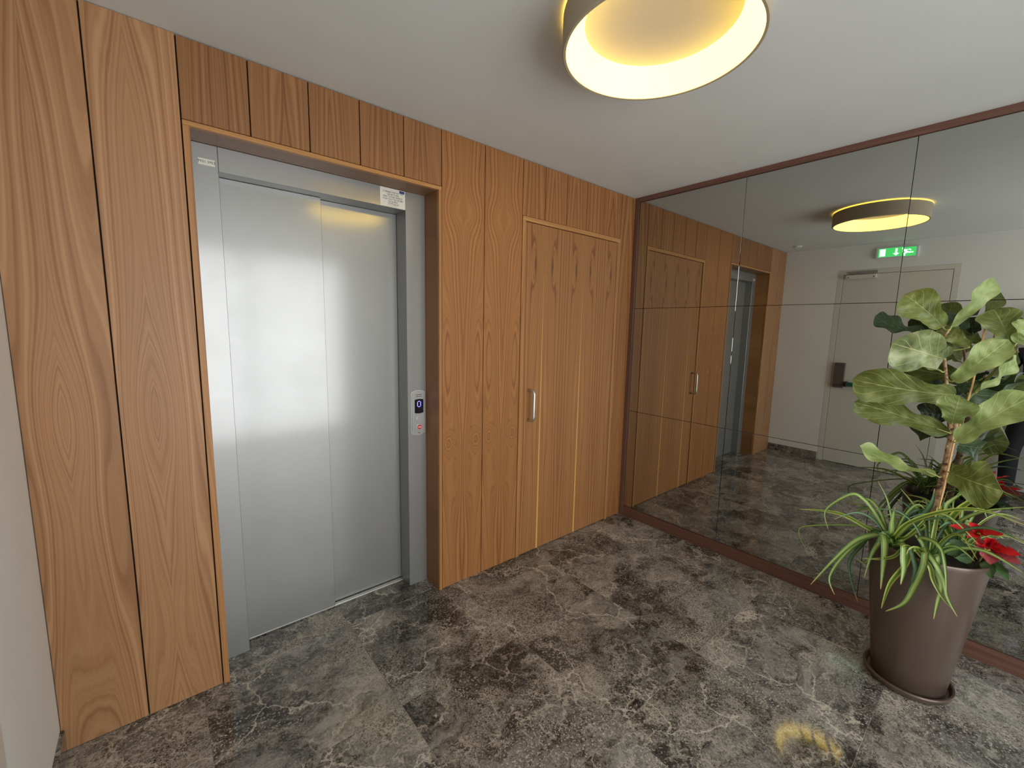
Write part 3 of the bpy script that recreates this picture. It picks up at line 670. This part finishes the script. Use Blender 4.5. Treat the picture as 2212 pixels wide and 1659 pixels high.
def prof_fig(t):
    # fiddle outline: small lobe, waist, broad head, blunt point
    k = [(0, .10), (.04, .34), (.12, .50), (.25, .52), (.38, .56), (.52, .78), (.66, .96), (.76, 1.0), (.86, .90), (.94, .62), (.985, .25), (1.0, .03)]
    n = len(k)
    sl = [0]*n
    for q in range(1, n-1): sl[q] = (k[q+1][1]-k[q-1][1])/(k[q+1][0]-k[q-1][0])
    sl[0] = 8; sl[-1] = -18
    for q in range(n-1):
        (a, va), (b2, vb) = k[q], k[q+1]
        if t <= b2:
            h = b2-a; u = (t-a)/h
            return max(.02, va*(2*u**3-3*u*u+1) + h*sl[q]*(u**3-2*u*u+u) + vb*(3*u*u-2*u**3) + h*sl[q+1]*(u**3-u*u))
    return .03
def leaf(name, base, tip, width, roll, bend, material, parent, seed, prof=prof_fig, nu=10, nv=18, cup=.18, wave=.010, petiole=None, view=(-1, 0, .15)):
    R = random.Random(seed)
    b0, t0 = Vector(base), Vector(tip); ax = t0-b0; Ln = ax.length; d = ax.normalized()
    v = Vector(view); n = (v - d*v.dot(d)).normalized()
    n = Matrix.Rotation(radians(roll), 3, d) @ n
    sd = d.cross(n)
    bm = bmesh.new(); uvl = bm.loops.layers.uv.new('UVMap')
    grid = []; uvs = {}
    ph = R.uniform(0, 6.28); ph2 = R.uniform(0, 6.28); tw = R.uniform(-.25, .25)
    for j in range(nv+1):
        t = j/nv; w = width/2*prof(t)
        c = b0 + ax*t + n*(bend*4*t*(1-t)*1.2) - Vector((0, 0, 1))*abs(bend)*t*t*.6
        row = []
        for i in range(nu+1):
            s_ = i/nu*2-1
            wv = wave*(abs(s_)**2)*sin(t*15+ph+(1.7 if s_ > 0 else 0))*(1 if w > .01 else .3)
            edge = 1 + .05*sin(t*19+ph2+s_)*abs(s_)
            pucker = .0022*sin(t*44-abs(s_)*6)*(1-abs(s_))*min(1, w/.04)
            off = sd*(s_*w*edge) + n*(cup*w*s_*s_ + wv + pucker + tw*s_*w*t)
            vtx = bm.verts.new(c+off); row.append(vtx); uvs[vtx] = (.5+s_*.5, t)
        grid.append(row)
    for j in range(nv):
        for i in range(nu):
            f = bm.faces.new((grid[j][i], grid[j][i+1], grid[j+1][i+1], grid[j+1][i]))
            for lp in f.loops: lp[uvl].uv = uvs[lp.vert]
    if petiole is not None:
        k0 = len(bm.faces)
        pts = [Vector(petiole), (Vector(petiole)+b0)/2 - Vector((0, 0, .006)), b0, b0+ax*.12+n*-.001]
        bmp = bmesh.new()
        tube_bm(bm, smooth_path(pts, 3), .0026, 6)
        bm.faces.ensure_lookup_table()
        for f in bm.faces[k0:]:
            for lp in f.loops: lp[uvl].uv = (.5, .5)
        bmp.free()
    return from_bm(name, bm, material, parent, smooth=True, origin=base)

fig = thing('fiddle_leaf_fig', 'tall fiddle-leaf fig plant with big veined leaves in the bronze pot', 'plant', (PC[0], PC[1], .6))
M_bark, nt, b = mat('fig_bark')
tc = N(nt, 'ShaderNodeTexCoord'); mp = N(nt, 'ShaderNodeMapping'); mp.inputs['Scale'].default_value = (45, 45, 60); L(nt, tc.outputs['Object'], mp.inputs[0])
nz = N(nt, 'ShaderNodeTexNoise', ins={'Scale': 1.0, 'Detail': 5.0}); L(nt, mp.outputs[0], nz.inputs['Vector'])
L(nt, RAMP(nt, nz.outputs[0], ((.35, srgb(82,64,46)), (.48, srgb(164,132,100)), (.7, srgb(196,172,140)))), b.inputs['Base Color']); b.inputs['Roughness'].default_value = .8
bp = N(nt, 'ShaderNodeBump', ins={'Strength': .6, 'Distance': .003}); L(nt, nz.outputs[0], bp.inputs['Height']); L(nt, bp.outputs[0], b.inputs['Normal'])
M_gstem = plain('green_stem', srgb(112,118,62), .5)
stem_pts = [(STEM[0][0], STEM[0][1], .595)] + STEM
rr = [.0165, .0160, .0150, .0140, .0125, .0120, .0095, .0080]
trunk = tube('trunk', stem_pts, rr, M_bark, fig, n=12, k=5)
# leaf scars
for i, zz in enumerate((.69, .745, .80, .86, .93, 1.0, 1.07, 1.13)):
    a = pi + (i*2.1) % 2.4 - 1.2
    for (p, q_) in zip(stem_pts, stem_pts[1:]):
        if p[2] <= zz <= q_[2]:
            t = (zz-p[2])/(q_[2]-p[2]); c = Vector(p).lerp(Vector(q_), t); r_ = .0145-.006*(zz-.65)
            bm = bmesh.new(); bmesh.ops.create_uvsphere(bm, u_segments=8, v_segments=5, radius=.0055, matrix=Matrix.Translation(c+Vector((cos(a)*r_, sin(a)*r_, 0))))
            from_bm('leaf_scar', bm, M_bark, trunk, smooth=True)
tube('branch', BR1, [.0085, .0070, .0060, .0050, .0045, .0040], M_bark, fig, n=8, k=4)
tube('branch', BR2, [.0080, .0070, .0060, .0045, .0035], M_gstem, fig, n=8, k=4)
axis_pts = [Vector(p) for p in smooth_path(STEM, 4)+smooth_path(BR1, 4)+smooth_path(BR2, 4)]
for i, (bp_, tp_, w, roll, bend, sh) in enumerate(FIG):
    bv = Vector(bp_)
    near = min(axis_pts, key=lambda a: (a-bv).length + (0.03 if a.z > bv.z+.01 else 0))
    leaf('leaf', bp_, tp_, w, roll, bend, LM[sh], fig, 100+i, petiole=near, nu=14, nv=32)
reparent(fig)
M_bamb = plain('bamboo', srgb(214,170,112), .5)
stk = tube('bamboo_stake', [(STAKE[0][0], STAKE[0][1]-.0, .595)]+STAKE, .0032, M_bamb, None, n=8)
tag(stk, 'thin bamboo stake beside the fig trunk', 'stake')
M_tie = plain('green_tie', srgb(40,60,44), .5)

# ---- spider plants
def blade_mat(name, edge, mid_):
    M, nt, b = mat(name)
    uv = N(nt, 'ShaderNodeUVMap'); s = N(nt, 'ShaderNodeSeparateXYZ'); L(nt, uv.outputs[0], s.inputs[0])
    a = MA(nt, 'ABSOLUTE', MA(nt, 'SUBTRACT', s.outputs[0], .5)); oi = N(nt, 'ShaderNodeObjectInfo')
    c = RAMP(nt, a, ((0.0, mid_), (.20, mid_), (.30, edge), (.5, edge)))
    tipc = RAMP(nt, s.outputs[1], ((.90, 0.0), (.97, 1.0)))
    c = MIX(nt, MA(nt, 'MULTIPLY', tipc, .7), c, srgb(196,168,104))
    tone = MA(nt, 'MULTIPLY_ADD', oi.outputs['Random'], .3, .85)
    tn = N(nt, 'ShaderNodeCombineColor'); [L(nt, tone, tn.inputs[i]) for i in range(3)]
    c = MIX(nt, 1.0, c, tn.outputs[0], 'MULTIPLY')
    L(nt, c, b.inputs['Base Color']); b.inputs['Roughness'].default_value = .38
    tr = N(nt, 'ShaderNodeBsdfTranslucent'); L(nt, c, tr.inputs[0])
    mx = N(nt, 'ShaderNodeMixShader'); mx.inputs[0].default_value = .2; L(nt, b.outputs[0], mx.inputs[1]); L(nt, tr.outputs[0], mx.inputs[2]); L(nt, mx.outputs[0], nt.nodes['Material Output'].inputs[0])
    return M
BM_ = [blade_mat('blade_green', srgb(96,130,62), srgb(168,190,110)), blade_mat('blade_dark', srgb(62,96,62), srgb(100,134,92)), blade_mat('blade_yellow', srgb(176,186,84), srgb(96,128,52))]
def blade(pts, w, kind, parent, seed, taper=1.0):
    R = random.Random(seed)
    q = smooth_path(pts, 6); n = len(q)
    bm = bmesh.new(); uvl = bm.loops.layers.uv.new('UVMap'); rows = []; uvd = {}
    view = Vector((-1, R.uniform(-.3, .3), .35))
    for i, p in enumerate(q):
        t = i/(n-1); d = (q[min(i+1, n-1)]-q[max(i-1, 0)]).normalized()
        nn = (view - d*view.dot(d)).normalized(); sd = d.cross(nn)
        ww = w/2*(min(1, .55+t*2.2) if t < .3 else 1)*(1-max(0, (t-.55)/.45)**1.6*.93)
        row = []
        for k, (s_, lift) in enumerate(((-1, .35), (-.5, .1), (0, -.12), (.5, .1), (1, .35))):
            vtx = bm.verts.new(p + sd*s_*ww + nn*lift*ww); row.append(vtx); uvd[vtx] = ((s_+1)/2, t)
        rows.append(row)
    for a, b2 in zip(rows, rows[1:]):
        for k in range(4):
            f = bm.faces.new((a[k], a[k+1], b2[k+1], b2[k]))
            for lp in f.loops: lp[uvl].uv = uvd[lp.vert]
    return from_bm('leaf', bm, BM_[kind], parent, smooth=True, origin=pts[0])
SPC = [(-.50, -1.735, .60), (-.52, -1.86, .60), (-.40, -1.93, .60)]
sps = [thing('spider_plant', lab, 'plant', c, 'spider plants at the foot of the fig') for c, lab in zip(SPC, (
    'variegated spider plant arching over the left rim of the bronze pot',
    'variegated spider plant drooping over the front rim of the bronze pot',
    'variegated spider plant rising behind the fig trunk near the red poinsettia'))]
random.seed(3)
def over_rim(p):
    d = Vector((p[0]-PC[0], p[1]-PC[1])); d.normalize()
    return [PC[0]+d.x*.186, PC[1]+d.y*.186, .648], [PC[0]+d.x*.203, PC[1]+d.y*.203, .640]
for i, (pts, w, k) in enumerate(BLADES):
    b0 = Vector(pts[0])
    ci_ = min(range(3), key=lambda j: (Vector(SPC[j])-b0).xy.length)
    c = SPC[ci_]
    root = [c[0]+random.uniform(-.015, .015), c[1]+random.uniform(-.015, .015), .602]
    if pts[0][2] < .645:
        a_, b_ = over_rim(pts[0]); a_[2] = .668
        q_ = [p_ for p_ in pts if p_[2] < .635] if pts[-1][2] < .6 else pts
        full = [root, a_]+q_
    else:
        midp = [(root[0]+pts[0][0])/2, (root[1]+pts[0][1])/2, max(root[2], pts[0][2])*.5+root[2]*.5+.015]
        full = [root, midp]+pts if (b0-Vector(root)).length > .05 else [root]+pts
    blade(full, w*1.15, k, sps[ci_], 300+i)
for i in range(46):
    ci_ = i % 3; c = SPC[ci_]; R = random.Random(900+i)
    a = R.uniform(0, 2*pi)
    ln = R.uniform(.12, .26); h = R.uniform(.06, .20)
    if ci_ == 0: a = R.uniform(-.6*pi, 1.0*pi)
    if cos(a) < -.3 and R.random() < .6: a += pi
    rx = min(c[0]+cos(a)*ln, -.04)
    pts = [[c[0], c[1], .602], [c[0]+cos(a)*ln*.25, c[1]+sin(a)*ln*.25, .62+h*.65], [c[0]+cos(a)*ln*.6, c[1]+sin(a)*ln*.6, .62+h], [min(c[0]+cos(a)*ln, -.05), c[1]+sin(a)*ln, .62+h*R.uniform(.5, .95)]]
    blade(pts, R.uniform(.007, .014), R.choice([0, 0, 1, 2]), sps[ci_], 1000+i)
for r_ in sps: reparent(r_)

# ---- poinsettia
pn = thing('poinsettia', 'small red poinsettia at the right rim of the bronze pot', 'plant', (-.44, -2.0, .59))
def prof_br(t): return max(.02, sin(pi*min(1, t**.85))**.8) if t < 1 else .02
PM = [leaf_mat('bract_red', (srgb(176,16,24), srgb(222,34,38), srgb(240,64,60)), srgb(150,20,28), 6, .5, .15),
      leaf_mat('bract_dusky', (srgb(120,40,48), srgb(160,60,66), srgb(176,84,86)), srgb(120,40,46), 6, .5, .15),
      leaf_mat('poinsettia_green', (srgb(44,72,40), srgb(66,98,54), srgb(92,122,70)), srgb(140,156,96), 6, .5, .2),
      leaf_mat('poinsettia_grey', (srgb(88,92,86), srgb(112,114,108), srgb(140,120,116)), srgb(150,150,140), 6, .5, .1)]
for i, (bp_, tp_, w, k) in enumerate(BRACTS):
    o = leaf('bract' if k < 2 else 'leaf', bp_, tp_, w, random.Random(i).uniform(-35, 35), .004, PM[k], pn, 500+i, prof=prof_br, nu=6, nv=10, cup=.25, wave=.003, view=(-.8, -.1, .6))
for k, (yy, zz) in enumerate(((-1.985, .755), (-2.005, .700))):
    tube('stem', [(-.44, -1.965-.02*k, .592), (-.45, yy+.01, .65), (-.47, yy, zz-.01)], .0035, M_gstem, pn, n=6, k=4)
    bm = bmesh.new()
    for q in range(7):
        bmesh.ops.create_icosphere(bm, subdivisions=1, radius=.004, matrix=Matrix.Translation((-.485+.008*cos(q*.9), yy+.008*sin(q*.9), zz+.004+.002*(q % 2))))
    from_bm('flower', bm, plain('flower_yellow', srgb(196,176,70), .5), pn)
reparent(pn)

# ================================================================== PHOTOGRAPHER (only the mirror shows a strip of him)
def skin_body(name, verts, edges, rads, m, parent, sub=2, root=0):
    me = bpy.data.meshes.new(name); me.from_pydata(verts, edges, [])
    o = link(name, me, m, parent)
    sk = o.modifiers.new('skin', 'SKIN'); sk.use_smooth_shade = True
    for i, r in enumerate(rads): 
        v = me.skin_vertices[0].data[i]; v.radius = r if isinstance(r, tuple) else (r, r)
        v.use_root = (i == root)
    s = o.modifiers.new('sub', 'SUBSURF'); s.levels = sub; s.render_levels = sub
    bpy.context.view_layer.update()
    me2 = bpy.data.meshes.new_from_object(o.evaluated_get(bpy.context.evaluated_depsgraph_get()))
    o.modifiers.clear(); o.data = me2
    for p in me2.polygons: p.use_smooth = True
    if not me2.materials: me2.materials.append(m)
    return o
per = thing('person', 'person in dark clothes photographing, reflected at the right mirror edge', 'person', (-3.07, -2.15, 0))
M_skin = plain('skin', srgb(196,150,126), .55); M_cloth = plain('dark_jacket', srgb(34,36,42), .85, bump=.3, bscale=300); M_trou = plain('dark_trousers', srgb(26,27,32), .9, bump=.3, bscale=300); M_shirt = plain('light_blue_shirt', srgb(142,160,200), .8)
M_hair = plain('dark_hair', srgb(38,28,22), .7); M_shoe = plain('black_shoe', (.015, .015, .015), .4)
BX = -3.075
# trousers: pelvis + two legs, feet apart
skin_body('trousers', [(BX, -2.17, .93), (BX, -2.10, .86), (BX+.01, -2.035, .50), (BX-.005, -2.05, .09), (BX, -2.24, .86), (BX+.01, -2.30, .50), (BX-.005, -2.31, .09), (BX, -2.17, 1.02)],
          [(0, 1), (1, 2), (2, 3), (0, 4), (4, 5), (5, 6), (0, 7)], [.125, .098, .070, .056, .098, .070, .056, .12], M_trou, per)
# jacket: torso with both arms raised to the phone
skin_body('jacket', [(BX, -2.17, 1.00), (BX-.005, -2.17, 1.20), (BX, -2.17, 1.36), (BX, -2.17, 1.45), (BX, -2.01, 1.38), (BX+.03, -1.915, 1.16), (BX+.075, -1.945, 1.275), (BX, -2.33, 1.38), (BX+.02, -2.40, 1.14), (BX+.075, -2.26, 1.25)],
          [(0, 1), (1, 2), (2, 3), (2, 4), (4, 5), (5, 6), (2, 7), (7, 8), (8, 9)], [(.14, .115), (.145, .11), (.14, .10), (.065, .065), .062, .050, .042, .062, .050, .042], M_cloth, per)
tube('cuff', [(BX+.040, -1.922, 1.185), (BX+.075, -1.945, 1.275), (BX+.096, -1.956, 1.345)], [.055, .048, .038], M_shirt, per, n=14)['label'] = 'light blue shirt cuff'
tube('cuff', [(BX+.072, -2.268, 1.245), (BX+.094, -2.20, 1.330)], [.041, .036], M_shirt, per, n=14)['label'] = 'light blue shirt cuff'
tube('collar', [(BX, -2.17, 1.455), (BX, -2.17, 1.50)], [.064, .058], M_shirt, per, n=16)['label'] = 'light blue collar'
# head
bm = bmesh.new(); bmesh.ops.create_uvsphere(bm, u_segments=32, v_segments=24, radius=1.0)
hc = Vector((BX-.005, -2.17, 1.645))
for v in bm.verts:
    p = v.co.copy()
    z = p.z; w = 1.0 - .18*max(0, -z)
    x = p.x*.098*w; y = p.y*.078*w; zz = p.z*.118
    if p.x > .75 and abs(p.y) < .22 and -.35 < p.z < .18: x += .020*(1-abs(p.y)/.22)*(1-abs(p.z+.12)/.35)     # nose
    if p.x > .6 and .15 < abs(p.y) < .55 and .0 < p.z < .28: x -= .008                                          # eye sockets
    if p.x > .5 and abs(p.y) < .35 and -.62 < p.z < -.45: x += .004                                             # lips
    if abs(p.y) > .93 and abs(p.z) < .3 and abs(p.x) < .3: y *= 1.16                                            # ears
    v.co = (x, y, zz)
me = bpy.data.meshes.new('head')
bmesh.ops.translate(bm, verts=bm.verts, vec=hc); bm.to_mesh(me); bm.free()
hd = link('head', me, M_skin, per, smooth=True)
tube('neck', [(BX-.01, -2.17, 1.45), (BX-.008, -2.17, 1.58)], [.056, .052], M_skin, per, n=16)
bm = bmesh.new(); bmesh.ops.create_uvsphere(bm, u_segments=24, v_segments=16, radius=1.0)
bmesh.ops.delete(bm, geom=[v for v in bm.verts if v.co.z < (.35 if v.co.x > .1 else -.45)], context='VERTS')
for v in bm.verts: v.co = (v.co.x*.106-.006, v.co.y*.086, v.co.z*.128+.004)
bmesh.ops.translate(bm, verts=bm.verts, vec=hc); from_bm('hair', bm, M_hair, hd, smooth=True)
for s_ in (-1, 1):
    bm = bmesh.new(); bmesh.ops.create_uvsphere(bm, u_segments=12, v_segments=8, radius=.011, matrix=Matrix.Translation(hc+Vector((.080, s_*.030, .012)))); from_bm('eye', bm, M_stick, hd, smooth=True)
bm = bmesh.new(); add_box(bm, hc.x+.080, hc.x+.091, hc.y-.022, hc.y+.022, hc.z-.068, hc.z-.060, .003); from_bm('mouth', bm, plain('lips', srgb(160,96,86), .5), hd)
# hands holding the phone : palm + five fingers each
def hand(wrist, tipdir, sgn):
    w = Vector(wrist); d = Vector(tipdir).normalized(); sidev = Vector((0, 0, 1)).cross(d).normalized()*sgn
    vs = [w, w+d*.045, w+d*.080]; es = [(0, 1), (1, 2)]; rs = [.022, (.030, .016), (.030, .013)]
    for k, (off, ln) in enumerate(((-.024, .060), (-.008, .070), (.008, .066), (.024, .052))):
        base = w+d*.085+Vector((0, 0, 1))*off*-1; i0 = len(vs)
        curl = sidev*.012
        vs += [base, base+d*ln*.45+curl*.5, base+d*ln*.75+curl*1.6]; es += [(2, i0), (i0, i0+1), (i0+1, i0+2)]; rs += [.009, .0085, .0075]
    i0 = len(vs); vs += [w+d*.030+Vector((0, 0, .030)), w+d*.062+Vector((0, 0, .052)), w+d*.088+Vector((0, 0, .058))]
    es += [(1, i0), (i0, i0+1), (i0+1, i0+2)]; rs += [.012, .010, .0085]
    return skin_body('hand', [tuple(v) for v in vs], es, rs, M_skin, per, 1)
hand((BX+.098, -1.957, 1.340), (.28, -.10, .95), 1)
hand((BX+.098, -2.19, 1.340), (.28, .45, .85), -1)
for yy in (-2.05, -2.31):
    bm = bmesh.new(); add_box(bm, BX-.075, BX+.155, yy-.045, yy+.045, 0.001, .085, .03, 3)
    for v in bm.verts:
        if v.co.x > BX+.04: v.co.z = .001+(v.co.z-.001)*.62
    from_bm('shoe', bm, M_shoe, per, smooth=True)
reparent(per)
ph = box('smartphone', -2.934, -2.925, -2.145, -1.985, 1.455, 1.535, M_blk, None, bev=.003, seg=2)
tag(ph, 'black smartphone held up by the photographer in the mirror', 'phone')
lens = box('camera_bump', -2.9255, -2.923, -2.015, -1.990, 1.495, 1.530, M_blk, ph, bev=.001)
